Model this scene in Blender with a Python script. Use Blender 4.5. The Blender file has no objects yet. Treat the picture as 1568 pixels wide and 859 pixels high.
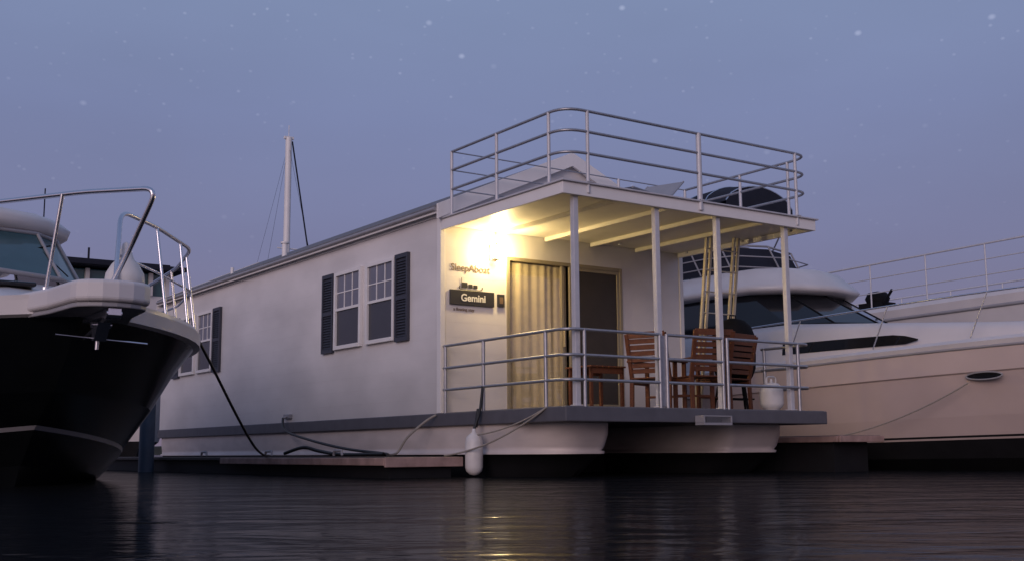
import bpy, math, random
from mathutils import Vector, Matrix
random.seed(7)
scene = bpy.context.scene
scene.view_settings.view_transform='Standard'
scene.view_settings.look='None'
scene.view_settings.exposure=0
ANG=math.radians(34.8)
P0=Vector((0.587,12.9,0))
FR=Matrix.Translation(P0)@Matrix.Rotation(ANG,4,'Z')   # marina frame: x across slips, y along slips

# ------------------------------------------------------------ materials
def mat(name,base,rough=.5,metal=0,var=.12,scale=4,bump=0,bscale=30,stretch=(1,1,1),emit=None,coat=0,spec=.5):
    m=bpy.data.materials.new(name); m.use_nodes=True
    n=m.node_tree.nodes; l=m.node_tree.links; b=n['Principled BSDF']
    tc=n.new('ShaderNodeTexCoord'); mp=n.new('ShaderNodeMapping'); mp.inputs['Scale'].default_value=stretch
    l.new(tc.outputs['Object'],mp.inputs[0])
    no=n.new('ShaderNodeTexNoise'); no.inputs['Scale'].default_value=scale; no.inputs['Detail'].default_value=6
    l.new(mp.outputs[0],no.inputs['Vector'])
    mx=n.new('ShaderNodeMix'); mx.data_type='RGBA'
    mx.inputs['A'].default_value=(*[c*(1-var*1.6) for c in base],1)
    mx.inputs['B'].default_value=(*[min(1,c*(1+var)) for c in base],1)
    l.new(no.outputs['Fac'],mx.inputs['Factor']); l.new(mx.outputs['Result'],b.inputs['Base Color'])
    b.inputs['Roughness'].default_value=rough; b.inputs['Metallic'].default_value=metal
    b.inputs['Coat Weight'].default_value=coat; b.inputs['Specular IOR Level'].default_value=spec
    if bump:
        n2=n.new('ShaderNodeTexNoise'); n2.inputs['Scale'].default_value=bscale; n2.inputs['Detail'].default_value=4
        l.new(mp.outputs[0],n2.inputs['Vector'])
        bp=n.new('ShaderNodeBump'); bp.inputs['Strength'].default_value=bump; bp.inputs['Distance'].default_value=.01
        l.new(n2.outputs['Fac'],bp.inputs['Height']); l.new(bp.outputs[0],b.inputs['Normal'])
    if emit:
        b.inputs['Emission Color'].default_value=(*emit[0],1); b.inputs['Emission Strength'].default_value=emit[1]
    return m
def siding(name,base,axis='Z',period=.2):
    m=mat(name,base,.45,0,.10,.7,stretch=(1,1,1.6))
    n=m.node_tree.nodes; l=m.node_tree.links; b=n['Principled BSDF']
    tc=n.new('ShaderNodeTexCoord'); sp=n.new('ShaderNodeSeparateXYZ'); l.new(tc.outputs['Object'],sp.inputs[0])
    d=n.new('ShaderNodeMath'); d.operation='DIVIDE'; d.inputs[1].default_value=period; l.new(sp.outputs[axis],d.inputs[0])
    f=n.new('ShaderNodeMath'); f.operation='FRACT'; l.new(d.outputs[0],f.inputs[0])
    bp=n.new('ShaderNodeBump'); bp.inputs['Strength'].default_value=.30; bp.inputs['Distance'].default_value=.010; bp.invert=True
    l.new(f.outputs[0],bp.inputs['Height']); l.new(bp.outputs[0],b.inputs['Normal'])
    no=n.new('ShaderNodeTexNoise'); no.inputs['Scale'].default_value=1.1; no.inputs['Detail'].default_value=6
    mp=n.new('ShaderNodeMapping'); mp.inputs['Scale'].default_value=(1,.6,1.2); mp.inputs['Rotation'].default_value=(.35,0,0); l.new(tc.outputs['Object'],mp.inputs[0]); l.new(mp.outputs[0],no.inputs['Vector'])
    mr=n.new('ShaderNodeMapRange'); mr.inputs['From Min'].default_value=.36; mr.inputs['From Max'].default_value=.62
    mr.inputs['To Min'].default_value=.86; mr.inputs['To Max'].default_value=1
    l.new(no.outputs['Fac'],mr.inputs['Value'])
    mm=n.new('ShaderNodeMix'); mm.data_type='RGBA'; mm.blend_type='MULTIPLY'; mm.inputs['Factor'].default_value=1
    src=b.inputs['Base Color'].links[0].from_socket
    l.new(src,mm.inputs['A']); l.new(mr.outputs[0],mm.inputs['B'])
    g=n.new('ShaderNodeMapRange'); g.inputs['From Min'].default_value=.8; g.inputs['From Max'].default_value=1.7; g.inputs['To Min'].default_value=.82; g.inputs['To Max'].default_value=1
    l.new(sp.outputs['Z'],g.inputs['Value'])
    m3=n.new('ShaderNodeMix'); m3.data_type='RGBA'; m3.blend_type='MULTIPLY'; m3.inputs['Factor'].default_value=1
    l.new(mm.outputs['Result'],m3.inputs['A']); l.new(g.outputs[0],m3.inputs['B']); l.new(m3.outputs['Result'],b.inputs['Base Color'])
    return m
def glassy(name,fac=.15,col=(1,1,1)):
    m=bpy.data.materials.new(name); m.use_nodes=True; n=m.node_tree.nodes; l=m.node_tree.links
    for x in list(n):
        if x.type=='BSDF_PRINCIPLED': n.remove(x)
    t=n.new('ShaderNodeBsdfTransparent'); t.inputs[0].default_value=(*col,1)
    g=n.new('ShaderNodeBsdfGlossy'); g.inputs['Roughness'].default_value=.03
    mx=n.new('ShaderNodeMixShader'); mx.inputs[0].default_value=fac
    l.new(t.outputs[0],mx.inputs[1]); l.new(g.outputs[0],mx.inputs[2]); l.new(mx.outputs[0],n['Material Output'].inputs[0])
    return m
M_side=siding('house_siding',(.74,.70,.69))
M_trim=mat('white_trim',(.76,.73,.72),.45,var=.06)
M_ceil=mat('ceiling_paint',(.76,.71,.60),.5,var=.08)
M_roof=mat('roof_shingle',(.17,.17,.19),.85,var=.3,scale=14,bump=.6,bscale=40)
M_band=mat('deck_fascia_grey',(.095,.092,.108),.6,var=.2,scale=6)
M_deck=mat('deck_boards',(.16,.15,.15),.7,var=.25,scale=8,stretch=(6,1,1))
M_pont=mat('pontoon_gelcoat',(.60,.53,.51),.45,var=.2,scale=1.8,stretch=(1,1,3))
M_bott=mat('bottom_paint',(.010,.010,.012),.7,var=.3,spec=.2)
M_rail=mat('rail_galvanised',(.38,.38,.41),.42,.7,var=.18,scale=20)
M_railw=mat('rail_white',(.54,.53,.56),.45,.15,var=.12,scale=12)
M_steel=mat('stainless',(.64,.64,.69),.25,1,var=.05,scale=30)
M_shut=mat('shutter_slate',(.042,.044,.062),.55,var=.15)
M_glup=mat('window_glass_blind',(.17,.17,.21),.08,var=.15,scale=3)
M_gllo=mat('window_glass_screen',(.05,.05,.06),.25,var=.15,scale=3)
M_glass=glassy('door_glass',.08)
M_screen=mat('door_screen',(.045,.036,.03),.6,var=.2)
M_frame=mat('door_frame_bronze',(.32,.27,.18),.4,.2,var=.1)
M_drape=mat('drape_fabric',(.60,.50,.31),.8,var=.15,scale=10)
M_int=mat('interior_wall',(.25,.22,.18),.8)
M_wood=mat('chair_teak',(.135,.045,.019),.55,var=.35,scale=9,stretch=(4,1,4),spec=.35)
M_black=mat('black_cover',(.008,.008,.010),.85,var=.3,bump=.3,spec=.15)
M_rubber=mat('rubber_cable',(.008,.008,.009),.5)
M_rope=mat('dock_line',(.30,.27,.24),.9,var=.25,scale=40)
M_fend=mat('fender_vinyl',(.66,.63,.62),.5,var=.18,scale=6)
M_sign=mat('sign_slate',(.035,.033,.036),.4,var=.1)
M_txtw=mat('sign_text_white',(.75,.73,.70),.5,var=.02)
M_txtd=mat('sign_text_brown',(.17,.11,.07),.5,var=.02)
M_gel=mat('gelcoat_white',(.59,.555,.56),.36,var=.10,scale=2,coat=.1)
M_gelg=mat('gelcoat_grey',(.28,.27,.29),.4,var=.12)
M_hullb=mat('hull_black',(.005,.006,.007),.2,var=.3,coat=.1)
M_beige=mat('hull_beige',(.57,.465,.44),.38,var=.10,scale=1.2,coat=.12)
M_beige2=mat('hull_beige_lower',(.53,.425,.40),.4,var=.12,scale=1.2,coat=.1)
M_tint=mat('tinted_glass',(.008,.009,.012),.07,var=.2)
M_teal=mat('windshield_teal',(.03,.085,.10),.08,var=.3,scale=2)
M_canv=mat('canvas_navy',(.018,.02,.032),.85,var=.25,spec=.2)
M_dock=mat('dock_timber',(.07,.055,.05),.85,var=.35,scale=7,stretch=(1,8,1))
M_dockw=mat('dock_edge_weathered',(.38,.25,.22),.7,var=.5,scale=5)
M_pile=mat('piling_blue',(.035,.06,.10),.6,var=.3)
M_gold=mat('ladder_aluminium',(.55,.49,.38),.4,.4,var=.1)
M_bulb=mat('lamp_bulb',(1,.85,.6),.4,emit=((1,.80,.48),45))
M_tank=mat('propane_tank_paint',(.58,.56,.56),.45,var=.15)
M_land=mat('far_shore',(.03,.035,.03),.95,var=.5,scale=.2)

# ------------------------------------------------------------ builders
def group(name,t=0,s=0,z=0):
    e=bpy.data.objects.new(name,None); scene.collection.objects.link(e)
    e.empty_display_size=.3
    e.matrix_world=FR@Matrix.Translation((t,s,z))
    e['o']=(t,s,z)
    return e
class MB:
    def __init__(self): self.v=[];self.f=[];self.m=[];self.sm=[];self.M=None
    def add(self,vs,fs,mi=0,smooth=False):
        o=len(self.v)
        for p in vs:
            p=Vector(p)
            self.v.append(self.M@p if self.M else p)
        for f in fs:
            self.f.append([o+i for i in f]); self.m.append(mi); self.sm.append(smooth)
    def box(self,a,b,c,d,e,f,mi=0):
        if a>b:a,b=b,a
        if c>d:c,d=d,c
        if e>f:e,f=f,e
        vs=[(a,c,e),(b,c,e),(b,d,e),(a,d,e),(a,c,f),(b,c,f),(b,d,f),(a,d,f)]
        self.add(vs,[(0,3,2,1),(4,5,6,7),(0,1,5,4),(1,2,6,5),(2,3,7,6),(3,0,4,7)],mi)
    def beam(self,p,q,w,h,mi=0):
        p=Vector(p);q=Vector(q);d=(q-p).normalized()
        up=Vector((0,0,1)) if abs(d.z)<.9 else Vector((0,1,0))
        x=d.cross(up).normalized(); y=x.cross(d).normalized()
        vs=[]
        for c in (p,q):
            for a,b in ((-1,-1),(1,-1),(1,1),(-1,1)): vs.append(c+x*a*w/2+y*b*h/2)
        self.add(vs,[(3,2,1,0),(4,5,6,7),(0,1,5,4),(1,2,6,5),(2,3,7,6),(3,0,4,7)],mi)
    def tube(self,pts,r,n=10,mi=0):
        pts=[Vector(p) for p in pts]; k=len(pts); vs=[]; prev=None
        for i,p in enumerate(pts):
            d=(pts[min(i+1,k-1)]-pts[max(i-1,0)]).normalized()
            if prev is None:
                up=Vector((0,0,1)) if abs(d.z)<.9 else Vector((1,0,0))
                x=d.cross(up).normalized()
            else:
                x=(prev-d*prev.dot(d)).normalized()
            prev=x; y=d.cross(x)
            rr=r[i] if isinstance(r,(list,tuple)) else r
            for j in range(n):
                a=2*math.pi*j/n; vs.append(p+x*math.cos(a)*rr+y*math.sin(a)*rr)
        fs=[]
        for i in range(k-1):
            for j in range(n):
                fs.append((i*n+j,i*n+(j+1)%n,(i+1)*n+(j+1)%n,(i+1)*n+j))
        self.add(vs,fs,mi,True)
        self.add(vs[:n],[tuple(range(n))[::-1]],mi); self.add(vs[-n:],[tuple(range(n))],mi)
    def grid(self,rows,mi=0,smooth=True,closed=False):
        n=len(rows[0]); vs=[p for r in rows for p in r]; fs=[]
        for i in range(len(rows)-1):
            for j in range(n if closed else n-1):
                fs.append((i*n+j,i*n+(j+1)%n,(i+1)*n+(j+1)%n,(i+1)*n+j))
        self.add(vs,fs,mi,smooth)
    def lathe(self,c,prof,n=20,mi=0,ax=None):
        rows=[]
        for r,z in prof:
            rows.append([(c[0]+r*math.cos(2*math.pi*j/n),c[1]+r*math.sin(2*math.pi*j/n),c[2]+z) for j in range(n)])
        self.grid(rows,mi,True,True)
    def prism(self,poly,axis,a,b,mi=0):
        def P(p,k):
            return {'t':(k,p[0],p[1]),'s':(p[0],k,p[1]),'z':(p[0],p[1],k)}[axis]
        n=len(poly); vs=[P(p,a) for p in poly]+[P(p,b) for p in poly]
        fs=[tuple(range(n)),tuple(range(2*n-1,n-1,-1))]+[(i,(i+1)%n,n+(i+1)%n,n+i) for i in range(n)]
        self.add(vs,fs,mi)
    def done(self,name,mats,g,bevel=0,seg=2):
        o=Vector(g['o']) if g else Vector((0,0,0))
        me=bpy.data.meshes.new(name); me.from_pydata([tuple(p-o) for p in self.v],[],self.f)
        if not isinstance(mats,(list,tuple)): mats=[mats]
        for x in mats: me.materials.append(x)
        for i,p in enumerate(me.polygons): p.material_index=self.m[i]; p.use_smooth=self.sm[i]
        me.update()
        import bmesh
        bm=bmesh.new(); bm.from_mesh(me); bmesh.ops.recalc_face_normals(bm,faces=bm.faces); bm.to_mesh(me); bm.free()
        ob=bpy.data.objects.new(name,me); scene.collection.objects.link(ob)
        if g: ob.parent=g
        else: ob.matrix_world=FR
        if bevel:
            md=ob.modifiers.new('bevel','BEVEL'); md.width=bevel; md.segments=seg; md.limit_method='ANGLE'
        return ob
def fillet(pts,r,k=6):
    pts=[Vector(p) for p in pts]; out=[pts[0]]
    for i in range(1,len(pts)-1):
        a,b,c=pts[i-1],pts[i],pts[i+1]
        ra=min(r,(a-b).length*.49); rc=min(r,(c-b).length*.49)
        p=b+(a-b).normalized()*ra; q=b+(c-b).normalized()*rc
        for j in range(k+1):
            u=j/k; out.append(p*(1-u)**2+b*2*u*(1-u)+q*u*u)
    out.append(pts[-1]); return out
def sag(p,q,d,n=16):
    p=Vector(p);q=Vector(q)
    return [p.lerp(q,i/n)-Vector((0,0,d*4*(i/n)*(1-i/n))) for i in range(n+1)]
def spline(pts,n=8):
    pts=[Vector(p) for p in pts]; P=[pts[0]]+pts+[pts[-1]]; out=[]
    for i in range(1,len(P)-2):
        for j in range(n):
            u=j/n; a,b,c,d=P[i-1],P[i],P[i+1],P[i+2]
            out.append(.5*((2*b)+(c-a)*u+(2*a-5*b+4*c-d)*u*u+(3*b-a-3*c+d)*u**3))
    out.append(pts[-1]); return out
def hull(mb,c,stern,rows,deck_mi=0,N=28,crown=.06):
    def pt(r,a,sg):
        sb,W,zb,zs,p,a0,_=r
        w=W*(1-(1-min(a/a0,1))**p)
        w*=1-.08*max(0,a-.6)/.4
        return (c+sg*w, sb+(stern-sb)*a, zb+(zs-zb)*(1-(1-a)**1.5))
    A=[(i/N)**1.5 for i in range(N+1)]
    for sg in (-1,1):
        for k in range(len(rows)-1):
            mb.grid([[pt(rows[k],a,sg),pt(rows[k+1],a,sg)] for a in A],rows[k][6],True)
    mb.grid([[pt(rows[0],a,-1),(c,pt(rows[0],a,1)[1],pt(rows[0],a,1)[2]+crown),pt(rows[0],a,1)] for a in A],deck_mi,True)
    poly=[pt(r,1,-1) for r in rows]+[pt(r,1,1) for r in rows[::-1]]
    mb.add(poly,[tuple(range(len(poly)))],rows[0][6])
    return lambda a,sg,k=0: Vector(pt(rows[k],a,sg))

# ============================================================ HOUSEBOAT
H=group('houseboat',0,0,0)
HW=4.34; SF=2.69; SB=14.1; ZD=.80; ZE=3.52; ZP=4.50
m=MB()
m.box(0,HW,0,SB,.632,ZD,0)
m.done('deck_slab',M_band,H,.012)
m=MB(); m.box(.03,HW-.03,.03,SF-.02,ZD,ZD+.006); m.done('deck_surface',M_deck,H)
m=MB()
m.box(0.02,.14,SF+.122,SB-.05,ZD+.001,ZE)
m.box(HW-.14,HW-.02,SF+.122,SB-.05,ZD+.001,ZE)
m.box(.142,HW-.142,SB-.17,SB-.05,ZD+.001,ZE)
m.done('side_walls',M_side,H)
D0,D1,DT=1.06,3.12,2.95
m=MB()
m.box(.02,D0,SF,SF+.12,ZD+.001,ZE); m.box(D1,HW-.02,SF,SF+.12,ZD+.001,ZE); m.box(D0+.001,D1-.001,SF,SF+.12,DT,ZE)
m.prism([(.02,ZE+.001),(HW-.02,ZE+.001),(HW/2,ZP-.03)],'s',SF,SF+.12)
m.prism([(.02,ZE+.001),(HW-.02,ZE+.001),(HW/2,ZP-.03)],'s',SB-.17,SB-.05)
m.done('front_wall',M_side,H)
m=MB()
m.box(-.005,.07,SF-.015,SF+.075,ZD+.002,ZE); m.box(HW-.07,HW+.005,SF-.015,SF+.075,ZD+.002,ZE)
m.box(-.004,.016,SF+.08,SB-.05,ZE-.12,ZE-.002)
m.done('corner_trim',M_trim,H,.004)
m=MB()
sl=(ZP-ZE)/(HW/2); OV=.06
for sg in (0,1):
    def X(x): return x if sg==0 else HW-x
    e=-.10; ze=ZE+e*sl
    poly=[(X(e),ze+.02),(X(HW/2),ZP+.02),(X(HW/2),ZP+.045),(X(e),ze+.06)]
    m.prism(poly,'s',SF-OV,SB+.05,0)
m.done('roof_shingles',M_roof,H)
m=MB()
for sg in (0,1):
    def X(x): return x if sg==0 else HW-x
    e=-.095; ze=ZE+e*sl
    poly=[(X(e),ze-.13),(X(HW/2),ZP-.14),(X(HW/2),ZP+.06),(X(e),ze+.07)]
    m.prism(poly,'s',SF-OV-.04,SF-OV-.001,0)
    m.prism(poly,'s',SB+.052,SB+.075,0)
    poly=[(X(e+.01),ze-.01),(X(HW/2),ZP-.015),(X(HW/2),ZP+.015),(X(e+.01),ze+.015)]
    m.prism(poly,'s',SF-OV+.001,SF-.002,0)
m.box(-.098,-.075,SF-.05,SB+.018,ZE-.10,ZE-.03)
m.done('rake_and_eave_trim',M_trim,H)
m=MB(); m.tube([(-.115,SF-.06,ZE-.045),(-.115,SB,ZE-.045)],.028); m.done('gutter',M_gelg,H)
m=MB(); m.tube([(.5,8.9,3.6),(.5,8.9,4.02)],.05,10); m.tube([(.5,8.9,4.02),(.5,8.9,4.05)],.075,10); m.tube([(.8,12.2,3.7),(.8,12.2,4.05)],.035,10); m.done('roof_vents',M_trim,H)
m=MB(); m.box(.15,HW-.15,SF+1.6,SF+1.65,ZD,ZE-.01); m.box(.15,HW-.15,SF+.13,SF+1.6,ZD+.002,ZD+.01); m.box(.15,HW-.15,SF+.13,SF+1.6,ZE-.04,ZE-.01)
m.done('interior',M_int,H)
# sliding door
m=MB(); f=.05
m.box(D0,D0+f,SF-.02,SF+.1,ZD+.01,DT); m.box(D1-f,D1,SF-.02,SF+.1,ZD+.01,DT)
m.box(D0+f,D1-f,SF-.02,SF+.1,DT-f,DT); m.box(D0+f,D1-f,SF-.02,SF+.1,ZD+.01,ZD+.05)
mid=2.05
m.box(mid-.045,mid+.0,SF-.004,SF+.03,ZD+.05,DT-f); m.box(mid+.001,mid+.06,SF+.032,SF+.07,ZD+.05,DT-f)
m.box(mid+.09,mid+.13,SF-.015,SF+.02,ZD+.05,DT-f)
m.box(mid+.13,D1-f,SF-.012,SF+.02,DT-f-.05,DT-f); m.box(mid+.13,D1-f,SF-.012,SF+.02,ZD+.05,ZD+.16)
m.box(D1-f-.05,D1-f,SF-.012,SF+.02,ZD+.16,DT-f-.05)
m.box(mid-.03,mid-.012,SF-.05,SF-.005,ZD+.95,ZD+1.2)
m.done('door_frame',M_frame,H,.004)
m=MB(); m.box(D0+f,mid-.045,SF+.01,SF+.016,ZD+.05,DT-f); m.done('door_glass',M_glass,H)
m=MB(); m.box(mid+.13,D1-f-.05,SF+.0,SF+.004,ZD+.16,DT-f-.05); m.done('door_screen',M_screen,H)
m=MB(); rows=[]
for i in range(120):
    x=D0+f+.005+(mid-D0-f+.03)*i/119
    ph=math.sin(i*.40+.8*math.sin(i*.07))*.006+math.sin(i*.13+1)*.011
    rows.append([(x,SF+.060+ph*.6,ZD+.06),(x,SF+.060+ph*.8,ZD+1.2),(x,SF+.060+ph,DT-f-.01)])
m.grid(rows); m.done('drape',M_drape,H)
# roof deck
ZU=3.21; ZR=3.35
m=MB()
m.box(.0,4.28,.0,.045,ZU,ZR); m.box(0,.045,.046,SF-.018,ZU,ZR); m.box(4.235,4.28,.046,SF-.018,ZU,ZR)
m.box(.046,4.234,.046,SF-.018,ZR-.05,ZR-.004)
m.done('roof_deck_fascia',M_trim,H,.006)
m=MB(); m.box(-.03,4.31,-.035,SF-.018,ZR+.001,ZR+.02); m.done('roof_deck_lip',M_railw,H,.004)
m=MB()
m.box(.047,4.233,.047,SF-.02,ZR-.075,ZR-.052)
for x in (.9,1.73,2.55,3.4): m.box(x-.025,x+.025,.09,SF-.02,ZU+.01,ZR-.076)
m.box(.047,4.233,.047,.089,ZU+.005,ZR-.076)
m.done('porch_ceiling',M_ceil,H,.003)
m=MB()
for x in (.24,1.49,2.52,3.77):
    m.box(x-.035,x+.035,.07,.14,ZD+.0,ZU+.06); m.box(x-.055,x+.055,.05,.16,ZD+.006,ZD+.02)
m.done('porch_posts',M_railw,H,.006)
def raily(x0,x1,s0,s1,zs,r,mb,c=.3):
    for z in zs: mb.tube(fillet([(x0,s1,z),(x0,s0,z),(x1,s0,z),(x1,s1,z)],c),r,10)
m=MB()
raily(.03,4.22,.0,2.45,(4.23,3.98,3.72),.018,m)
for z in (4.23,3.98,3.72): m.tube([(.03,2.45,z),(4.22,2.45,z)],.009,8)
m.done('upper_rails',M_rail,H)
m=MB()
for x,s in ((.03,2.45),(.03,1.39),(.03,.3),(.37,0),(2.15,0),(3.92,0),(4.22,1.3),(4.22,2.45),(2.9,2.45),(4.22,.4)):
    m.tube([(x,s,ZR-.1),(x,s,4.235)],.022 if x!=2.15 else .034,10)
    m.box(x-.04,x+.04,s-.04,s+.04,ZR+.021,ZR+.032)
m.done('upper_posts',M_railw,H)
m=MB()
for z in (1.67,1.38,1.10):
    m.tube(fillet([(.04,2.66,z),(.04,.03,z),(1.44,.03,z)],.2),.019,10)
    m.tube([(1.55,.03,z),(2.48,.03,z)],.019,10)
    m.tube(fillet([(2.56,.03,z),(4.1,.03,z),(4.1,.9,z)],.15),.019,10)
for x,s in ((.04,2.62),(.04,1.72),(.04,.42),(.30,.03),(1.44,.03),(1.55,.03),(2.48,.03),(2.56,.03),(3.85,.03),(4.1,.85)):
    m.tube([(x,s,ZD-.02),(x,s,1.68)],.022,10)
for x in (1.49,): m.box(x-.06,x+.06,.035,.065,ZD+.02,1.66)
m.done('lower_railing',M_rail,H)
# pontoons
def pontoon(mb,x0,x1,s0,s1,rl,rr_):
    lv=[(.631,0,0),(.5,.0,.01),(.36,.015,.06),(.31,.02,.11),(.30,-.012,.09),(.27,-.012,.10),(.268,.03,.13),(0.1,.08,.35),(-.35,.25,.9)]
    rows=[]
    for z,ins,back in lv:
        a,b=x0+ins,x1-ins; s=s0+back; ring=[]
        ring.append((a,s1,z))
        for j in range(13):
            u=math.pi/2*j/12; ring.append((a+rl*.55-rl*.55*math.cos(u),s+rl-rl*math.sin(u),z))
        for j in range(9):
            u=math.pi/2*j/8; ring.append((b-rr_+rr_*math.sin(u),s+rr_-rr_*math.cos(u),z))
        ring.append((b,s1,z)); rows.append(ring)
    mb.grid(rows[:6],0,True); mb.grid(rows[5:],1,True)
m=MB(); pontoon(m,.06,1.10,.5,SB-.1,1.1,.16); pontoon(m,3.1,4.27,.6,SB-.1,.3,.3); m.done('pontoons',[M_pont,M_bott],H)
m=MB(); m.box(1.1,3.15,3.2,3.3,-.3,.631); m.done('pontoon_bulkhead',M_bott,H)
m=MB(); m.box(1.95,2.42,-.16,-.004,.60,.63); m.box(1.95,2.42,-.16,-.004,.70,.715); m.box(1.95,1.97,-.16,-.004,.631,.70); m.box(2.4,2.42,-.16,-.004,.631,.70)
for k in range(5): m.box(1.99,2.38,-.158,-.150,.635+k*.013,.640+k*.013)
m.done('boarding_step',M_gelg,H,.003)
def window(s0,s1,z0=1.85,z1=3.03):
    fr=MB(); w=.055
    fr.box(-.03,.019,s0,s0+w,z0,z1); fr.box(-.03,.019,s1-w,s1,z0,z1)
    fr.box(-.03,.019,s0+w,s1-w,z1-w,z1); fr.box(-.045,.019,s0+w,s1-w,z0,z0+w)
    zm=(z0+z1)/2+.02
    fr.box(-.02,.012,s0+w,s1-w,zm-.02,zm+.02)
    n=3
    for i in range(1,n):
        x=s0+w+(s1-s0-2*w)*i/n; fr.box(-.006,.014,x-.009,x+.009,zm+.02,z1-w)
    zz=(zm+z1-w)/2; fr.box(-.005,.0145,s0+w,s1-w,zz-.009,zz+.009)
    fr.done('window_frame',M_trim,H,.003)
    g=MB(); g.box(.004,.017,s0+w,s1-w,zm,z1-w,0); g.box(.006,.0175,s0+w,s1-w,z0+w,zm,1)
    g.done('window_glass',[M_glup,M_gllo],H)
def shutter(s0,s1,z0=1.82,z1=3.04):
    g=MB()
    g.box(-.03,.019,s0,s0+.04,z0,z1); g.box(-.03,.019,s1-.04,s1,z0,z1)
    for a,b in ((z0,z0+.06),(z1-.06,z1),((z0+z1)/2-.03,(z0+z1)/2+.03)): g.box(-.03,.019,s0+.04,s1-.04,a,b)
    g.box(.0,.018,s0+.04,s1-.04,z0+.06,z1-.06)
    z=z0+.08
    while z<z1-.08:
        g.add([(-.024,s0+.04,z-.012),(-.024,s1-.04,z-.012),(0,s1-.04,z+.02),(0,s0+.04,z+.02)],[(0,1,2,3)]); z+=.04
    g.done('shutter',M_shut,H)
shutter(3.52,3.88); window(3.91,4.76); window(4.92,5.80); shutter(5.84,6.22)
shutter(10.62,11.0); window(11.04,11.86); window(12.0,12.84); shutter(12.88,13.26)
m=MB(); m.box(-.03,.018,7.35,7.6,.86,.93); m.tube([(-.02,7.45,.9),(-.1,7.45,.86)],.02); m.done('power_inlet',M_gelg,H,.004)
def text(body,x,s,z,size,mt,name,ex=.002,align='LEFT'):
    c=bpy.data.curves.new(name,'FONT'); c.body=body; c.size=size; c.extrude=ex; c.align_x=align
    c.materials.append(mt); o=bpy.data.objects.new(name,c); scene.collection.objects.link(o)
    o.parent=H; o.location=(x,s,z); o.rotation_euler=(math.pi/2,0,0); return o
m=MB(); m.box(.14,.84,SF-.03,SF-.002,2.235,2.435); m.done('sign_board',M_sign,H,.004)
tx=text('Gemini',.50,SF-.034,2.29,.135,M_txtw,'sign_lettering',align='CENTER'); tx.data.offset=.003
text('SleepAboat',.16,SF-.008,2.69,.135,M_txtd,'wall_lettering')
text('a floating stay',.2,SF-.008,2.16,.06,M_txtd,'small_lettering')
m=MB(); m.box(.90,1.01,SF-.03,SF-.002,2.25,2.42); m.done('number_plate',M_sign,H,.004)
m=MB(); m.box(.925,.985,SF-.034,SF-.031,2.29,2.38); m.done('number_plate_mark',M_txtd,H)
m=MB()
m.tube(spline([(.30,SF-.01,2.49),(.32,SF-.01,2.45),(.62,SF-.01,2.45),(.66,SF-.01,2.49)]),.006,6)
for a,b,h in ((.34,.42,.07),(.44,.50,.05),(.52,.58,.045)): m.box(a,b,SF-.012,SF-.004,2.47,2.47+h)
m.tube([(.33,SF-.01,2.46),(.33,SF-.01,2.6)],.004,6)
m.done('boat_emblem',M_sign,H)
# wall lantern
m=MB(); lx,ls,lz=.83,SF-.11,2.98
m.box(lx-.05,lx+.05,SF-.02,SF-.002,lz-.1,lz+.1); m.tube(spline([(lx,SF-.02,lz-.06),(lx,SF-.06,lz-.12),(lx,ls,lz-.1)]),.01,6)
m.lathe((lx,ls,lz),[(.05,-.09),(.055,-.105),(.001,-.12)],12); m.lathe((lx,ls,lz),[(.001,.12),(.02,.11),(.03,.095),(.001,.09)],12)
m.done('lantern_body',M_frame,H)
m=MB(); m.lathe((lx,ls,lz),[(.03,.09),(.062,.06),(.072,.01),(.068,-.04),(.045,-.088)],18); m.done('lantern_globe',M_bulb,H)
ld=bpy.data.lights.new('lantern_light','POINT'); ld.energy=43; ld.color=(1,.74,.32); ld.shadow_soft_size=.05
lo=bpy.data.objects.new('lantern_light',ld); scene.collection.objects.link(lo); lo.parent=H; lo.location=(lx,ls-.13,lz-.03)

# ============================================================ porch furniture
def chair(t,s,rot,name='wooden_chair'):
    g=group(name,t,s,0); m=MB(); m.M=Matrix.Translation((t,s,ZD+.006))@Matrix.Rotation(rot,4,'Z')
    w=.27
    for sx in (-w,w):
        m.beam((sx,-.24,0),(sx,-.24,.64),.055,.035); m.beam((sx,.22,0),(sx,.20,.45),.055,.035)
        m.beam((sx,.20,.42),(sx,.34,1.0),.05,.04); m.beam((sx,-.30,.65),(sx,.28,.65),.07,.028)
        m.beam((sx,-.24,.38),(sx,.22,.38),.03,.06)
    for k in range(7): m.beam((-w,-.22+k*.07,.43),(w,-.22+k*.07,.43),.058,.018)
    for z,h in ((.98,.08),(.52,.06)): m.beam((-w,.34-(1-z)*.24,z),(w,.34-(1-z)*.24,z),.02,h)
    for k in range(5):
        z=.59+k*.078; m.beam((-w,.34-(1-z)*.24,z),(w,.34-(1-z)*.24,z),.018,.062)
    m.beam((-w,-.24,.2),(w,-.24,.2),.02,.03)
    m.done('chair_frame',M_wood,g,.004)
chair(2.40,1.15,math.radians(112)); chair(2.70,.62,math.radians(165)); chair(3.38,.9,math.radians(-170))
g=group('wooden_table',1.75,1.7,0); m=MB(); m.M=Matrix.Translation((1.85,1.75,ZD+.006))
for k in range(6): m.box(-.3+k*.1,-.305+k*.1+.09,-.28,.28,.58,.6)
for a in (-.26,.26):
    for b in (-.22,.22): m.beam((a,b,0),(a,b,.58),.04,.04)
m.box(-.28,.28,-.24,-.22,.5,.575); m.box(-.28,.28,.22,.24,.5,.575); m.done('table_frame',M_wood,g,.003)
g=group('kettle_grill',3.62,1.15,0); m=MB()
c=(3.72,1.05,ZD)
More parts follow.
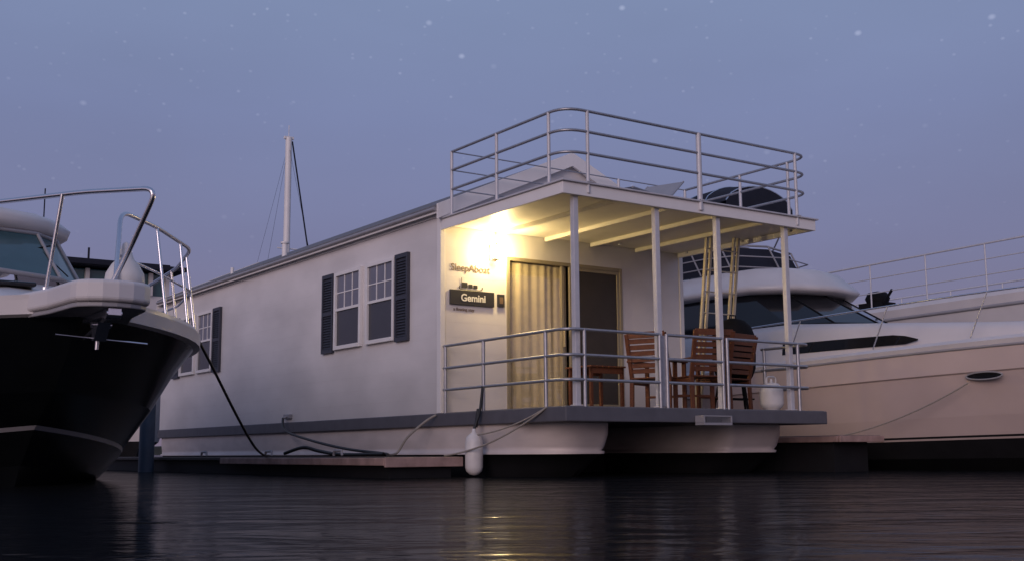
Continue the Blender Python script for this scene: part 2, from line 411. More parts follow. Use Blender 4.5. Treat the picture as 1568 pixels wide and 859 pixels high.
m.lathe(c,[(.001,1.30),(.05,1.295),(.16,1.26),(.25,1.17),(.29,1.06),(.295,.95),(.28,.86),(.30,.80),(.29,.6),(.25,.5),(.2,.42),(.1,.38),(.001,.37)],20)
for k in range(3):
    a=k*2.1+.3; m.tube([(c[0]+.2*math.cos(a),c[1]+.2*math.sin(a),ZD+.5),(c[0]+.3*math.cos(a),c[1]+.3*math.sin(a),ZD+.01)],.016,8)
m.tube([(c[0]-.06,c[1],ZD+1.29),(c[0]-.05,c[1],ZD+1.34),(c[0]+.05,c[1],ZD+1.34),(c[0]+.06,c[1],ZD+1.29)],.01,6)
m.box(c[0]-.3,c[0]+.25,c[1]-.12,c[1]+.12,ZD+.18,ZD+.2)
m.done('grill_body',M_black,g)
g=group('propane_tank',3.62,.3,0); m=MB()
m.lathe((3.62,.3,ZD),[(.09,.01),(.1,.03),(.135,.05),(.155,.1),(.157,.25),(.145,.31),(.09,.36),(.02,.375)],20)
m.tube(spline([(3.54,.3,ZD+.33),(3.54,.3,ZD+.43),(3.62,.3,ZD+.45),(3.70,.3,ZD+.43),(3.70,.3,ZD+.33)]),.012,8); m.tube([(3.62,.3,ZD+.36),(3.62,.3,ZD+.42)],.02,8)
m.done('tank_body',M_tank,g)
g=group('boarding_ladder',3.4,1.3,0); m=MB()
for x in (3.45,3.98):
    for dx in (0,.09): m.beam((x+dx,1.55,ZD+.05),(x+dx,1.22,ZU+.08),.03,.04)
for k in range(8):
    u=(k+.6)/8.2; m.tube([(3.45,1.55-.33*u,ZD+.05+2.4*u),(4.07,1.55-.33*u,ZD+.05+2.4*u)],.010,8)
m.done('ladder_frame',M_gold,g)
g=group('folding_lounge_chair',2.2,1.5,0); m=MB(); m.M=Matrix.Translation((2.3,1.3,ZR+.02))@Matrix.Rotation(math.radians(-70),4,'Z')
for sx in (-.28,.28):
    m.tube([(sx,-.7,.28),(sx,.3,.3),(sx,.75,.62)],.014,8); m.tube([(sx,-.6,.0),(sx,-.5,.28)],.012,8); m.tube([(sx,.35,0),(sx,.25,.3)],.012,8)
m.add([(-.27,-.7,.285),(.27,-.7,.285),(.27,.3,.305),(-.27,.3,.305),(.27,.74,.62),(-.27,.74,.62)],[(0,1,2,3),(3,2,4,5)]); m.done('lounge_frame',M_gelg,g)

# fender + lines
g=group('boat_fender',-.14,1.66,0); m=MB()
m.lathe((-.14,1.66,.02),[(.001,0),(.05,.01),(.095,.05),(.108,.1),(.108,.40),(.095,.46),(.05,.50),(.025,.52),(.02,.56),(.001,.565)],20)
m.done('fender_body',M_fend,g)
m=MB(); m.tube([(-.14,1.66,.57),(-.08,1.66,.72),(-.03,1.68,.84),(.03,1.72,1.1)],.018,8); m.tube([(-.1,1.68,.6),(-.05,1.70,.82)],.022,8); m.done('fender_line',M_rubber,g)

# ============================================================ docks
g=group('floating_dock',-.8,1.75,0)
m=MB(); m.box(-1.28,-.27,1.78,16,.20,.25); m.done('dock_planks',M_dock,g,.01)
m=MB(); m.box(-1.31,-.24,1.745,1.779,.13,.245); m.box(-1.315,-1.281,1.78,7,.15,.24); m.box(-.269,-.235,1.78,9,.15,.24); m.done('dock_edge',M_dockw,g,.008)
m=MB(); m.box(-1.2,-.35,1.85,15.8,-.2,.199); m.done('dock_floats',M_bott,g)
m=MB()
for s in (3.2,5.4,8): m.tube([(-1.2,s-.12,.27),(-1.2,s-.1,.33),(-1.2,s+.1,.33),(-1.2,s+.12,.27)],.018,8)
m.done('dock_cleats',M_gelg,g)
g=group('floating_dock',5.2,.1,0)
m=MB(); m.box(4.72,5.6,.14,15,.42,.49); m.done('dock_planks',M_dock,g,.01)
m=MB(); m.box(4.7,5.62,.10,.139,.40,.485); m.box(4.68,4.719,.14,8,.40,.48); m.done('dock_edge',M_dockw,g,.008)
m=MB(); m.box(4.8,5.5,.3,14.8,-.2,.419); m.done('dock_floats',M_bott,g)
g=group('dock_piling',-1.5,10,0); m=MB(); m.lathe((-1.5,10,-.6),[(.13,0),(.13,1.85),(.10,1.93),(.001,1.97)],16); m.done('piling_shaft',M_pile,g)
g=group('mooring_lines',-1,4,0); m=MB()
m.tube(spline([(-3.42,2.3,1.62),(-3.15,2.5,1.30),(-2.6,3.1,.76),(-2.0,4.0,.40),(-1.4,5.1,.28),(-1.2,5.4,.27)]),.016,8)
m.done('shore_power_cable',M_rubber,g)
m=MB(); m.tube(spline([(-.1,7.45,.86),(-.25,7.0,.66),(-.4,5.8,.50),(-.5,4.4,.36),(-.55,3.2,.29),(-.7,2.8,.27)]),.02,8)
m.tube(spline([(-1.0,5.3,.3),(-.9,4.9,.38),(-.8,4.6,.33),(-.75,4.0,.28),(-.6,3.1,.28)]),.025,8)
m.done('garden_hose',M_rubber,g)
m=MB(); m.tube(spline([(-.02,2.75,.78),(-.12,2.85,.70),(-.3,3.0,.5),(-.4,3.1,.30),(-.6,3.0,.27)]),.016,8)
m.tube(sag((-.14,1.7,.50),(0,.35,.80),.06),.010,8); m.tube(sag((-.35,2.0,.26),(0,.35,.80),.10),.011,8); m.done('dock_rope',M_rope,g)

# ============================================================ LEFT CRUISER
C=-5.35
g=group('motor_cruiser',C,4,0); m=MB()
rows=[(-.50,2.08,1.62,1.47,3,.42,0),(-.48,2.13,1.58,1.43,3,.42,0),(-.46,2.13,1.46,1.32,3,.42,0),(-.40,2.06,1.44,1.30,3,.42,1),
 (-.1,1.96,1.20,1.05,2.8,.42,1),(.35,1.86,.85,.62,2.6,.42,1),(.95,1.72,.57,-.02,2.4,.42,2),(1.02,1.73,.53,-.07,2.4,.42,1),(1.5,1.60,.2,-.25,2.2,.42,1),(2.2,.0,-.5,-.6,1,.5,1)]
pt=hull(m,C,11,rows,0)
m.done('hull',[M_gel,M_hullb,M_gelg],g)
m=MB(); CP=C+.07; poly=[]
prof=[(.86,1.0),(.52,.15),(.36,-.5),(.31,-1.02)]
for w,s in prof: poly.append((CP-w,s))
for j in range(1,8):
    a=math.pi*j/8; poly.append((CP-.31*math.cos(a),-1.02-.22*math.sin(a)))
for w,s in prof[::-1]: poly.append((CP+w,s))
m.prism(poly,'z',1.47,1.64); m.done('bow_pulpit',M_gel,g,.035,4)
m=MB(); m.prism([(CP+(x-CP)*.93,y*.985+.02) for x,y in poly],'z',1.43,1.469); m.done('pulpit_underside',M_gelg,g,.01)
m=MB()
m.beam((CP,-.4,1.40),(CP,-1.15,1.40),.1,.05); m.tube([(CP-.34,-.75,1.24),(CP+.40,-.70,1.20)],.009,8)
m.beam((CP,-.3,1.26),(CP,-1.0,1.38),.025,.035)
m.prism([(-.88,1.34),(-.76,1.20),(-.70,1.21),(-.70,1.32)],'t',CP-.05,CP+.05)
m.tube([(CP-.08,-.78,1.33),(CP+.08,-.78,1.33)],.025,10); m.tube([(CP,-.70,1.34),(CP,-.68,1.14)],.016,8); m.tube([(CP-.06,-1.1,1.39),(CP+.06,-1.1,1.39)],.045,10)
m.done('anchor',M_steel,g)
m=MB(); rws=[]
for s,w,z in ((1.2,.3,1.66),(1.8,.8,1.80),(2.8,1.15,2.03),(3.8,1.3,2.23),(4.6,1.35,2.35),(10,1.4,2.35)):
    zb=1.5; rws.append([(C-w-.12,s,zb),(C-w,s,z-.12),(C-w*.8,s,z),(C,s,z+.06),(C+w*.8,s,z),(C+w,s,z-.12),(C+w+.12,s,zb)])
m.grid(rws,0,True); m.done('cabin_trunk',M_gel,g)
m=MB(); m.box(C-.28,C+.28,2.5,3.1,2.05,2.10); m.done('deck_hatch',M_tint,g,.02)
m=MB()
rws=[[(C-1.25,4.3,2.3),(C-.9,3.9,2.34),(C,3.7,2.38),(C+.85,3.9,2.34),(C+1.2,4.3,2.3),(C+1.3,5.6,2.3),(C+1.3,8,2.3)],
     [(C-1.1,5.1,3.0),(C-.8,4.8,3.02),(C,4.65,3.03),(C+.75,4.8,3.02),(C+1.05,5.1,3.0),(C+1.15,6.0,3.0),(C+1.15,8,3.0)]]
m.grid(rws,0,False); m.done('windshield',M_teal,g)
m=MB()
for i in range(7): m.tube([Vector(rws[0][i])+Vector((0,-.02,0)),Vector(rws[1][i])+Vector((0,-.02,0))],.022,8)
m.tube([Vector(p)+Vector((0,-.02,0)) for p in rws[1]],.03,8); m.tube([Vector(p)+Vector((0,-.02,0)) for p in rws[0]],.03,8)
m.done('windshield_frame',M_gelg,g)
m=MB()
for x in (C+.1,C+.95): m.tube([(x,4.0,2.4),(x-.25,4.5,2.8)],.008,5); m.tube([(x-.42,4.45,2.74),(x-.1,4.52,2.84)],.010,5)
m.done('wipers',M_black,g)
m=MB(); rr=[]
for k,(z,o) in enumerate(((3.0,-.1),(3.06,.08),(3.18,.12),(3.30,-.05),(3.38,-.35))):
    rr.append([(C-1.15-o,9,z),(C-1.15-o,5.3,z),(C-.8-o*.7,4.9-o,z),(C,4.6-o,z+.02),(C+.8+o*.7,4.9-o,z),(C+1.15+o,5.3,z),(C+1.15+o,9,z)])
m.grid(rr,0,True); m.add([rr[-1][i] for i in range(7)],[tuple(range(7))]); m.add([rr[0][i] for i in range(7)],[tuple(range(7))]); m.done('hardtop',M_gel,g)
m=MB(); m.lathe((C-.4,6.2,3.35),[(.3,0),(.32,.1),(.28,.25),(.001,.3)],18); m.tube([(C+.5,6.5,3.3),(C+.52,6.6,4.6)],.012,6); m.done('radar_dome',M_gel,g)
m=MB()
m.tube(fillet([(-7.0,2.6,2.42),(-6.5,1.1,2.44),(-5.95,.2,2.43),(-5.42,-.62,2.43),(-5.02,-1.26,2.39),(-5.12,-.95,1.95),(-5.22,-.78,1.64)],.14),.021,10)
m.tube(fillet([(-5.0,-.1,1.60),(-4.92,.1,2.2),(-4.86,.3,2.50),(-4.3,1.0,2.52),(-3.62,1.95,2.50),(-3.42,3.0,2.45),(-3.3,5.0,2.38),(-3.3,6,1.5)],.22),.021,10)
m.tube(fillet([(-4.94,.05,2.05),(-4.3,.95,2.06),(-3.58,2.0,2.05),(-3.36,3.1,2.02),(-3.28,5.2,2.0)],.2),.013,8)
for a,b in (((-5.55,-.45,2.43),(-5.60,-.25,1.63)),((-6.0,.3,2.43),(-6.25,.9,1.58)),((-4.3,1.0,2.52),(-4.22,.85,1.58)),((-3.85,1.63,2.5),(-3.78,1.5,1.57)),((-3.55,2.3,2.49),(-3.45,2.2,1.55)),((-3.42,3.2,2.45),(-3.3,3.2,1.52))):
    m.tube([a,b],.016,8); m.tube([b,(b[0],b[1],b[2]+.04)],.035,8)
m.done('bow_rail',M_steel,g)
m=MB(); m.lathe((-4.84,.15,1.70),[(.10,-.12),(.11,-.02),(.13,0),(.16,.06),(.175,.13),(.165,.20),(.12,.28),(.075,.33),(.05,.40),(.03,.47),(.001,.49)],20); m.done('searchlight_cover',M_fend,g)

# ============================================================ RIGHT CRUISER
C=8.0
g=group('flybridge_cruiser',C,2,0); m=MB()
rows=[(-5.5,1.98,1.92,1.55,2.6,.45,0),(-5.5,2.06,1.87,1.50,2.6,.45,0),(-5.45,2.04,1.76,1.42,2.6,.45,1),(-5.2,2.02,1.47,1.10,2.5,.45,3),(-5.2,1.985,1.45,1.08,2.5,.45,2),(-4.6,1.90,.85,.56,2.3,.45,2),(-4.3,1.84,.56,.34,2.2,.45,4),(-4.25,1.83,.53,.31,2.2,.45,2),(-4.2,1.82,.50,.29,2.2,.45,4),(-3.8,1.7,.2,.1,2.1,.45,4),(-3,0,-.6,-.6,1,.5,4)]
pr=hull(m,C,9.5,rows,0)
m.done('hull',[M_gel,M_beige,M_beige2,M_beige2,M_bott],g)
m=MB()
for sg in (-1,1): m.tube([pr((i/30)**1.4,sg,2)+Vector((0,0,.02)) for i in range(31)],.022,8)
m.done('rub_rail',M_gelg,g)
m=MB()
ring=[]
for j in range(24):
    a=2*math.pi*j/24; ring.append((6.17,-1.15+.27*math.cos(a),1.26+.05*math.sin(a)))
m.tube([Vector(p)+Vector((-.03,0,0)) for p in ring]+[Vector(ring[0])+Vector((-.03,0,0))],.012,6)
m.add([(p[0]-.02,p[1],p[2]) for p in ring],[tuple(range(24))],1)
m.done('porthole',[M_gelg,M_tint],g)
m=MB(); rws=[]
for s,w,z in ((-3.6,.4,1.86),(-2.6,.95,1.95),(-1.4,1.35,2.04),(-.2,1.55,2.12),(1.2,1.65,2.24),(2.4,1.65,2.34),(9,1.65,2.34)):
    zb=1.5; rws.append([(C-w-.1,s,zb),(C-w,s,z-.15),(C-w+.12,s,z-.04),(C,s,z+.06),(C+w-.12,s,z-.04),(C+w,s,z-.15),(C+w+.1,s,zb)])
m.grid(rws,0,True); m.done('cabin_trunk',M_gel,g)
m=MB()
for sg in (-1,1):
    top=[];bot=[]
    for k in range(13):
        s=.0+2.5*k/12
        w=1.57+.08*min(1,(s+.2)/1.4); zt=1.945+.03*k/12; zb=1.80
        if k==0: zt=1.86; zb=1.84
        if k==1: zt=1.92
        sl2=.16
        top.append((C+sg*(w+.03+(2.0-zt)*sl2),s,zt)); bot.append((C+sg*(w+.03+(2.0-zb)*sl2),s,zb))
    m.grid([top,bot],0,False)
m.done('cabin_side_window',M_tint,g)
m=MB()
b=[(C-1.40,8,2.32),(C-1.40,3.6,2.32),(C-1.28,2.7,2.32),(C-.8,2.15,2.33),(C,1.9,2.34),(C+.8,2.15,2.33),(C+1.28,2.7,2.32),(C+1.4,3.6,2.32),(C+1.4,8,2.32)]
t=[(C-1.30,8,2.96),(C-1.30,4.4,2.96),(C-1.18,3.7,2.96),(C-.72,3.25,2.96),(C,3.05,2.96),(C+.72,3.25,2.96),(C+1.18,3.7,2.96),(C+1.3,4.4,2.96),(C+1.3,8,2.96)]
m.grid([b,t],0,False); m.done('windscreen',M_tint,g)
m=MB()
for i in (3,4,5): m.tube([b[i],t[i]],.016,6)
m.tube(b,.022,8); m.done('windscreen_frame',M_black,g)
m=MB(); rr=[]
for z,o in ((2.94,.05),(2.97,.20),(3.02,.24),(3.10,.18),(3.24,.04),(3.38,-.10),(3.42,-.2)):
    rr.append([(C-1.28-o,8.2,z),(C-1.28-o,4.4,z),(C-1.15-o*.9,3.6-o*.5,z),(C-.7-o*.5,3.15-o,z),(C,3.0-o*1.1,z),(C+.7+o*.5,3.15-o,z),(C+1.15+o*.9,3.6-o*.5,z),(C+1.28+o,4.4,z),(C+1.28+o,8.2,z)])
m.grid(rr,0,True); m.add(rr[-1],[tuple(range(9))]); m.add(rr[0],[tuple(range(9))]); m.done('flybridge',M_gel,g)
m=MB()
lo_=[(C-1.15,7.5,3.42),(C-1.15,4.9,3.42),(C-.95,4.3,3.42),(C,4.0,3.42),(C+.95,4.3,3.42),(C+1.15,4.9,3.42),(C+1.15,7.5,3.42)]
hi_=[(p[0],p[1]+.3,p[2]+.52) for p in lo_]
m.grid([lo_,hi_],0,False); m.done('bridge_windscreen',M_canv,g)
m=MB(); m.tube([Vector(p)+Vector((0,0,.05)) for p in hi_],.02,8)
m.tube([Vector(p)+Vector((0,-.12,.30)) for p in lo_],.012,8)
m.tube([Vector(p)+Vector((0,-.05,.12)) for p in lo_],.012,8)
for p,q in zip(lo_,hi_): m.tube([Vector(p)+Vector((0,-.04,0)),Vector(q)+Vector((0,-.02,.05))],.016,6)
m.box(C-.6,C-.1,5.4,5.9,3.42,4.2); m.box(C+.2,C+.7,5.4,5.9,3.42,4.2)
m.done('bridge_seats_and_rail',M_gelg,g)
m=MB(); rws=[]
B0=6.98
for i in range(9):
    u=i/8; s=4.3+1.6*u; row=[]
    for j in range(13):
        v=j/12; x=B0+1.75*v; z=4.74+.46*math.sin(math.pi*v)**.6*(0.55+.45*math.sin(math.pi*(.15+.7*u)))
        row.append((x,s,z))
    rws.append(row)
m.grid(rws,0,True)
for i in (0,8): m.grid([rws[i],[(p[0],p[1],4.66) for p in rws[i]]],0,True)
m.done('bimini_top',M_canv,g)
m=MB()
for i in (0,3,6,8): m.tube([Vector(p)+Vector((0,0,.01)) for p in rws[i]],.012,6)
for x in (B0+.02,B0+1.73):
    for s in (4.35,5.85): m.tube([(x,s,4.68),(x,5.3,3.4)],.017,8)
    m.tube([(x,4.35,4.66),(x,5.85,4.66)],.014,8)
for s in (4.35,5.85): m.tube([(B0+.02,s,4.66),(B0+1.73,s,4.66)],.014,8)
m.done('bimini_frame',M_steel,g)
m=MB()
top=[pr((i/30)**1.3,-1,0)+Vector((.1,0,.62)) for i in range(2,25)]
m.tube(top,.014,8)
for i in range(3,25,3):
    q=pr((i/30)**1.3,-1,0)+Vector((.08,0,.02)); p=pr(((i)/30)**1.3,-1,0)+Vector((.1,-.28,.62)); m.tube([q,p],.011,6)
top=[pr((i/30)**1.3,1,0)+Vector((-.1,0,.62)) for i in range(2,25)]; m.tube(top,.014,8)
m.done('bow_rail',M_steel,g)
m=MB(); m.tube(sag(pr(.30,-1,2)+Vector((-.02,0,-.45)),(5.5,3.0,.5),.35),.010,6); m.done('spring_line',M_rope,g)

# ============================================================ YACHT FURTHER RIGHT
C=14.5
g=group('large_yacht',C,4,0); m=MB()
rows=[(-9,2.5,3.5,3.05,2.6,.45,0),(-9,2.58,3.4,2.97,2.6,.45,0),(-8.8,2.55,3.2,2.82,2.6,.45,0),(-8,2.3,1.8,1.6,2.3,.45,0),(-7.2,2.1,.5,.5,2,.45,1),(-6,0,-.7,-.7,1,.5,1)]
py_=hull(m,C,16,rows,0); m.done('hull',[M_gel,M_bott],g)
m=MB()
for dz_,r in ((.95,.022),(.65,.012),(.35,.012)):
    m.tube([py_((i/40)**1.2,-1,0)+Vector((.1,0,dz_)) for i in range(3,38)],r,6)
    m.tube([py_((i/40)**1.2,1,0)+Vector((-.1,0,dz_)) for i in range(3,38)],r,6)
for i in range(3,38,2):
    q=py_((i/40)**1.2,-1,0)+Vector((.1,0,0)); m.tube([q,q+Vector((0,0,.95))],.018,6)
    q=py_((i/40)**1.2,1,0)+Vector((-.1,0,0)); m.tube([q,q+Vector((0,0,.95))],.018,6)
m.done('deck_rails',M_railw,g)
m=MB()
for sg in (-1,1): m.tube([py_((i/40)**1.2,sg,2)+Vector((0,0,-.02)) for i in range(41)],.035,8)
m.done('rub_rail',M_gelg,g)
m=MB(); m.box(12.15,12.6,5.0,5.6,3.2,3.35); m.lathe((12.4,5.3,3.35),[(.22,0),(.26,.1),(.2,.22),(.001,.26)],12); m.tube([(12.2,5.0,3.3),(12.1,4.7,3.55)],.03,6); m.done('windlass',M_black,g)

C=10.7
g=group('runabout',C,-2,0); m=MB()
rows=[(-6,1.0,1.5,1.3,2.4,.5,0),(-6,1.05,1.45,1.25,2.4,.5,0),(-5.4,.9,.8,.7,2.2,.5,0),(-4.6,0,-.3,-.3,1,.5,0)]
hull(m,C,2,rows,0); m.done('hull',M_gel,g)
m=MB(); m.grid([[(C-.8,.4,1.35),(C-.7,-1.2,1.4),(C,-1.7,1.42),(C+.7,-1.2,1.4),(C+.8,.4,1.35)],[(C-.7,.5,1.8),(C-.6,-.7,1.85),(C,-1.1,1.87),(C+.6,-.7,1.85),(C+.7,.5,1.8)]],0,False); m.done('windshield',M_teal,g)

# ============================================================ TRAWLER behind, SAILBOAT behind
C=.55
g=group('trawler',C,20,0); m=MB()
rows=[(16.5,1.7,2.1,1.6,2.5,.4,0),(16.5,1.75,2.0,1.5,2.5,.4,0),(17,1.5,.6,.6,2,.4,1),(18,0,-.5,-.5,1,.4,1)]
hull(m,C,28,rows,0); m.box(C-1.3,C+1.3,19.5,25,1.8,4.35,0); m.done('hull',[M_gel,M_bott],g)
m=MB(); m.box(C-1.29,C+1.29,19.52,24.98,4.351,4.92); m.done('wheelhouse_windows',M_teal,g)
m=MB()
for x in (-1.28,-.75,-.2,.35,.85,1.28):
    m.box(C+x-.05,C+x+.05,19.42,19.515,4.35,4.93)
for s in (20.5,21.8,23.2,24.8): m.box(C-1.36,C-1.292,s-.05,s+.05,4.35,4.93)
m.done('window_posts',M_gel,g)
m=MB(); m.box(C-1.65,C+1.65,19.0,25.6,4.97,5.08); m.box(C-1.3,C+1.3,19.3,25.2,5.081,5.16); m.tube([(C-.6,20,5.1),(C-.6,20,5.55)],.03,6); m.tube([(C-1.3,22,5.1),(C-1.3,22,7.4)],.02,6); m.done('hardtop',M_canv,g,.03)
m=MB()
for k in range(4): m.tube([(C-1.5,17.4,2.0+k*.3),(C+1.5,17.4,2.0+k*.3)],.015,6)
m.done('rails',M_steel,g)
def fr(x,y):
    d=Vector((x,y,0))-P0; return (d.x*math.cos(ANG)+d.y*math.sin(ANG), -d.x*math.sin(ANG)+d.y*math.cos(ANG))
mt,ms=fr(-6.92,35)
g=group('sailboat',mt,ms,0); m=MB()
rows=[(ms-4,1.5,1.3,1.0,2,.6,0),(ms-4,1.52,1.2,.9,2,.6,0),(ms-3,1.2,.3,.3,2,.6,1),(ms-2,0,-.6,-.6,1,.6,1)]
hull(m,mt,ms+6,rows,0); m.box(mt-.8,mt+.8,ms-1.2,ms+3,1.1,1.6,0); m.done('hull',[M_gel,M_bott],g)
m=MB(); m.tube([(mt,ms,1.1),(mt,ms,10.0)],[.11,.10],12); m.tube([(mt,ms+.1,2.4),(mt,ms+4,2.3)],.06,8); m.tube([(mt-.3,ms,6.5),(mt+.4,ms,6.5)],.02,6)
m.box(mt-.15,mt+.15,ms-.05,ms+.05,9.95,10.03); m.tube([(mt,ms,10.0),(mt,ms,10.4)],.012,5); m.done('mast',M_trim,g)
m=MB(); m.tube([(mt+.12,ms,9.9),(mt+.9,ms,5.5),(mt+1.45,ms,1.1)],.024,6); m.tube([(mt,ms,9.8),(mt-1.4,ms,1.1)],.004,6); m.tube([(mt,ms,9.8),(mt,ms+5.8,1.1)],.004,6); m.tube([(mt,ms,9.8),(mt,ms-3.9,1.3)],.004,6); m.done('rigging',M_canv,g)

# ============================================================ water, shore
me=bpy.data.meshes.new('water'); S=3000
me.from_pydata([(-S,-S,0),(S,-S,0),(S,S,0),(-S,S,0)],[],[(0,1,2,3)]); wo=bpy.data.objects.new('water',me); scene.collection.objects.link(wo)
w=bpy.data.materials.new('harbour_water'); w.use_nodes=True; n=w.node_tree.nodes; l=w.node_tree.links
n.remove(n['Principled BSDF'])
tc=n.new('ShaderNodeTexCoord')
def nz(sc,st,det,rot=8):
    mp=n.new('ShaderNodeMapping'); mp.inputs['Scale'].default_value=st; mp.inputs['Rotation'].default_value=(0,0,math.radians(rot)); l.new(tc.outputs['Object'],mp.inputs[0])
    a=n.new('ShaderNodeTexNoise'); a.inputs['Scale'].default_value=sc; a.inputs['Detail'].default_value=det; a.inputs['Distortion'].default_value=.6; l.new(mp.outputs[0],a.inputs['Vector']); return a
a=nz(1.3,(.65,1.3,1),3); b=nz(8,(.6,1.2,1),3,-20)
ad=n.new('ShaderNodeMath'); ad.operation='MULTIPLY_ADD'; ad.inputs[1].default_value=.18; l.new(b.outputs['Fac'],ad.inputs[0]); l.new(a.outputs['Fac'],ad.inputs[2])
bp=n.new('ShaderNodeBump'); bp.inputs['Strength'].default_value=1; bp.inputs['Distance'].default_value=.027; l.new(ad.outputs[0],bp.inputs['Height'])
gl=n.new('ShaderNodeBsdfGlossy'); gl.inputs['Roughness'].default_value=.11; l.new(bp.outputs[0],gl.inputs['Normal'])
df=n.new('ShaderNodeBsdfDiffuse'); df.inputs['Color'].default_value=(.006,.007,.009,1)
fz=n.new('ShaderNodeFresnel'); fz.inputs[0].default_value=1.33; l.new(bp.outputs[0],fz.inputs['Normal'])
mu=n.new('ShaderNodeMath'); mu.operation='MULTIPLY'; mu.inputs[1].default_value=.58; l.new(fz.outputs[0],mu.inputs[0])
mx=n.new('ShaderNodeMixShader'); l.new(mu.outputs[0],mx.inputs[0]); l.new(df.outputs[0],mx.inputs[1]); l.new(gl.outputs[0],mx.inputs[2]); l.new(mx.outputs[0],n['Material Output'].inputs[0])
me.materials.append(w)
m=MB(); lo2=[];hi2=[];bk=[]
for i in range(121):
    x=-900+15*i; h=5+2.5*math.sin(i*.35)+1.5*math.sin(i*.9+1)+random.random()*1.5
    lo2.append((x,600,-.5)); hi2.append((x,603,h)); bk.append((x,640,h+1))
m.grid([lo2,hi2,bk],0,False); so=m.done('distant_shore',M_land,None); so.matrix_world=Matrix.Identity(4)

# ============================================================ world
W=bpy.data.worlds.new('World'); scene.world=W; W.use_nodes=True; n=W.node_tree.nodes; l=W.node_tree.links
bg=n['Background']; out=n['World Output']
tc=n.new('ShaderNodeTexCoord'); nm=n.new('ShaderNodeVectorMath'); nm.operation='NORMALIZE'; l.new(tc.outputs['Generated'],nm.inputs[0])
sp=n.new('ShaderNodeSeparateXYZ'); l.new(nm.outputs[0],sp.inputs[0])
cr=n.new('ShaderNodeValToRGB'); l.new(sp.outputs['Z'],cr.inputs[0]); e=cr.color_ramp
e.elements[0].position=0; e.elements[0].color=(.188,.152,.222,1)
e.elements[1].position=1; e.elements[1].color=(.16,.215,.38,1)
for p,c in ((.08,(.178,.158,.258)),(.17,(.176,.184,.328)),(.28,(.186,.220,.392)),(.40,(.205,.262,.43))):
    k=e.elements.new(p); k.color=(*c,1)
hz=n.new('ShaderNodeTexNoise'); hz.inputs['Scale'].default_value=2.2; hz.inputs['Detail'].default_value=5
hm=n.new('ShaderNodeMapping'); hm.inputs['Scale'].default_value=(1,1,3); l.new(nm.outputs[0],hm.inputs[0]); l.new(hm.outputs[0],hz.inputs['Vector'])
hr=n.new('ShaderNodeMapRange'); hr.inputs['From Min'].default_value=.3; hr.inputs['From Max'].default_value=.7; hr.inputs['To Min'].default_value=.94; hr.inputs['To Max'].default_value=1.06; l.new(hz.outputs['Fac'],hr.inputs['Value'])
hs=n.new('ShaderNodeVectorMath'); hs.operation='SCALE'; l.new(cr.outputs[0],hs.inputs[0]); l.new(hr.outputs[0],hs.inputs['Scale'])
dt=n.new('ShaderNodeVectorMath'); dt.operation='DOT_PRODUCT'; dt.inputs[1].default_value=(-.35,-.94,0); l.new(nm.outputs[0],dt.inputs[0])
mr=n.new('ShaderNodeMapRange'); mr.inputs['From Min'].default_value=-.1; mr.inputs['From Max'].default_value=1; l.new(dt.outputs['Value'],mr.inputs['Value'])
z2=n.new('ShaderNodeMapRange'); z2.inputs['From Min'].default_value=.5; z2.inputs['From Max'].default_value=0; l.new(sp.outputs['Z'],z2.inputs['Value'])
mm=n.new('ShaderNodeMath'); mm.operation='MULTIPLY'; l.new(mr.outputs[0],mm.inputs[0]); l.new(z2.outputs[0],mm.inputs[1])
vs=n.new('ShaderNodeVectorMath'); vs.operation='SCALE'; vs.inputs[0].default_value=(.60,.42,.41); l.new(mm.outputs[0],vs.inputs['Scale'])
av=n.new('ShaderNodeVectorMath'); av.operation='ADD'; l.new(hs.outputs[0],av.inputs[0]); l.new(vs.outputs[0],av.inputs[1])
def stars(scale,size,thr,st):
    mp=n.new('ShaderNodeMapping'); mp.inputs['Scale'].default_value=st; mp.inputs['Rotation'].default_value=(.2,.5,.3); l.new(nm.outputs[0],mp.inputs[0])
    vo=n.new('ShaderNodeTexVoronoi'); vo.inputs['Scale'].default_value=scale; l.new(mp.outputs[0],vo.inputs['Vector'])
    s1=n.new('ShaderNodeMapRange'); s1.inputs['From Min'].default_value=size; s1.inputs['From Max'].default_value=size*.3; l.new(vo.outputs['Distance'],s1.inputs['Value'])
    sc=n.new('ShaderNodeSeparateXYZ'); l.new(vo.outputs['Color'],sc.inputs[0])
    s2=n.new('ShaderNodeMapRange'); s2.inputs['From Min'].default_value=thr; s2.inputs['From Max'].default_value=1; l.new(sc.outputs['X'],s2.inputs['Value'])
    s3=n.new('ShaderNodeMath'); s3.operation='MULTIPLY'; l.new(s1.outputs[0],s3.inputs[0]); l.new(s2.outputs[0],s3.inputs[1]); return s3
s3a=stars(36,.12,.4,(1,.55,1.3)); s3b=stars(90,.17,.35,(1,.7,1.3))
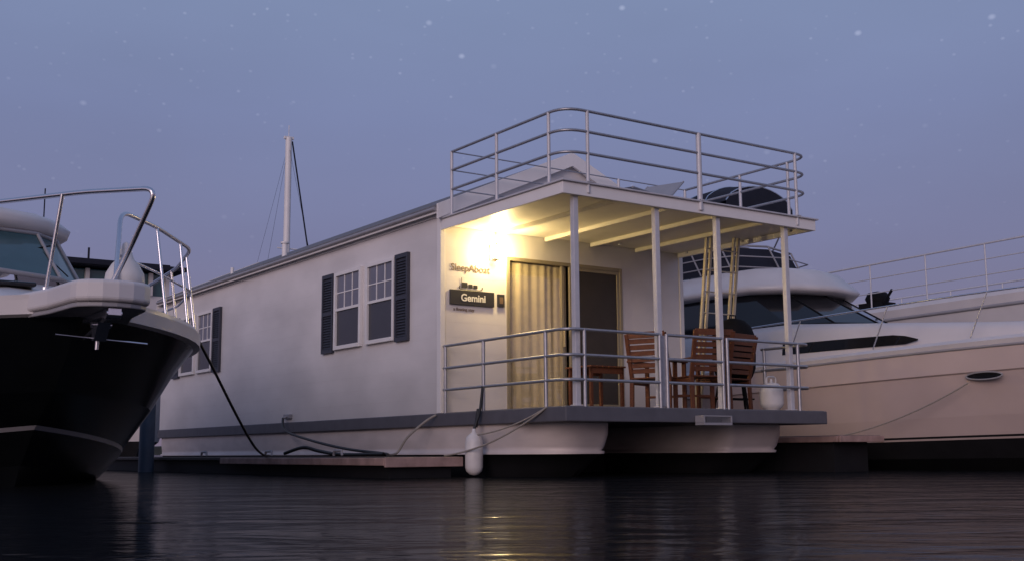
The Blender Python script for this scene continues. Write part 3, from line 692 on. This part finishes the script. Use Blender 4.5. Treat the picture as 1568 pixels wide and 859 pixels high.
sm=n.new('ShaderNodeMath'); sm.operation='MULTIPLY_ADD'; sm.inputs[1].default_value=.5; l.new(s3b.outputs[0],sm.inputs[0]); l.new(s3a.outputs[0],sm.inputs[2])
s5=n.new('ShaderNodeMapRange'); s5.inputs['From Min'].default_value=.08; s5.inputs['From Max'].default_value=.35; l.new(sp.outputs['Z'],s5.inputs['Value'])
s6=n.new('ShaderNodeMath'); s6.operation='MULTIPLY'; l.new(sm.outputs[0],s6.inputs[0]); l.new(s5.outputs[0],s6.inputs[1])
s4=n.new('ShaderNodeVectorMath'); s4.operation='SCALE'; s4.inputs[0].default_value=(.16,.16,.18); l.new(s6.outputs[0],s4.inputs['Scale'])
a2=n.new('ShaderNodeVectorMath'); a2.operation='ADD'; l.new(av.outputs[0],a2.inputs[0]); l.new(s4.outputs[0],a2.inputs[1])
l.new(a2.outputs[0],bg.inputs['Color']); bg.inputs['Strength'].default_value=1
sk=n.new('ShaderNodeTexSky'); sk.sky_type='NISHITA'; sk.sun_disc=False; sk.sun_elevation=math.radians(1.5); sk.sun_rotation=math.radians(200)
b2=n.new('ShaderNodeBackground'); b2.inputs['Strength'].default_value=.01; l.new(sk.outputs[0],b2.inputs['Color'])
ads=n.new('ShaderNodeAddShader'); l.new(bg.outputs[0],ads.inputs[0]); l.new(b2.outputs[0],ads.inputs[1]); l.new(ads.outputs[0],out.inputs['Surface'])

sd=bpy.data.lights.new('dusk_sun','SUN'); sd.energy=1.0; sd.angle=math.radians(30); sd.color=(1,.80,.78)
so=bpy.data.objects.new('dusk_sun',sd); scene.collection.objects.link(so)
so.rotation_euler=Vector((.33,.90,-.25)).to_track_quat('-Z','Y').to_euler(); so.location=(-10,-10,8)

# ============================================================ camera
cd=bpy.data.cameras.new('camera'); co=bpy.data.objects.new('camera',cd); scene.collection.objects.link(co)
cd.sensor_width=36; cd.lens=40.68; cd.clip_end=5000; cd.clip_start=.05
co.matrix_world=Matrix.Translation((0,0,.30))@Matrix.Rotation(math.radians(98.4),4,'X')@Matrix.Rotation(math.radians(-.4),4,'Z')
scene.camera=co
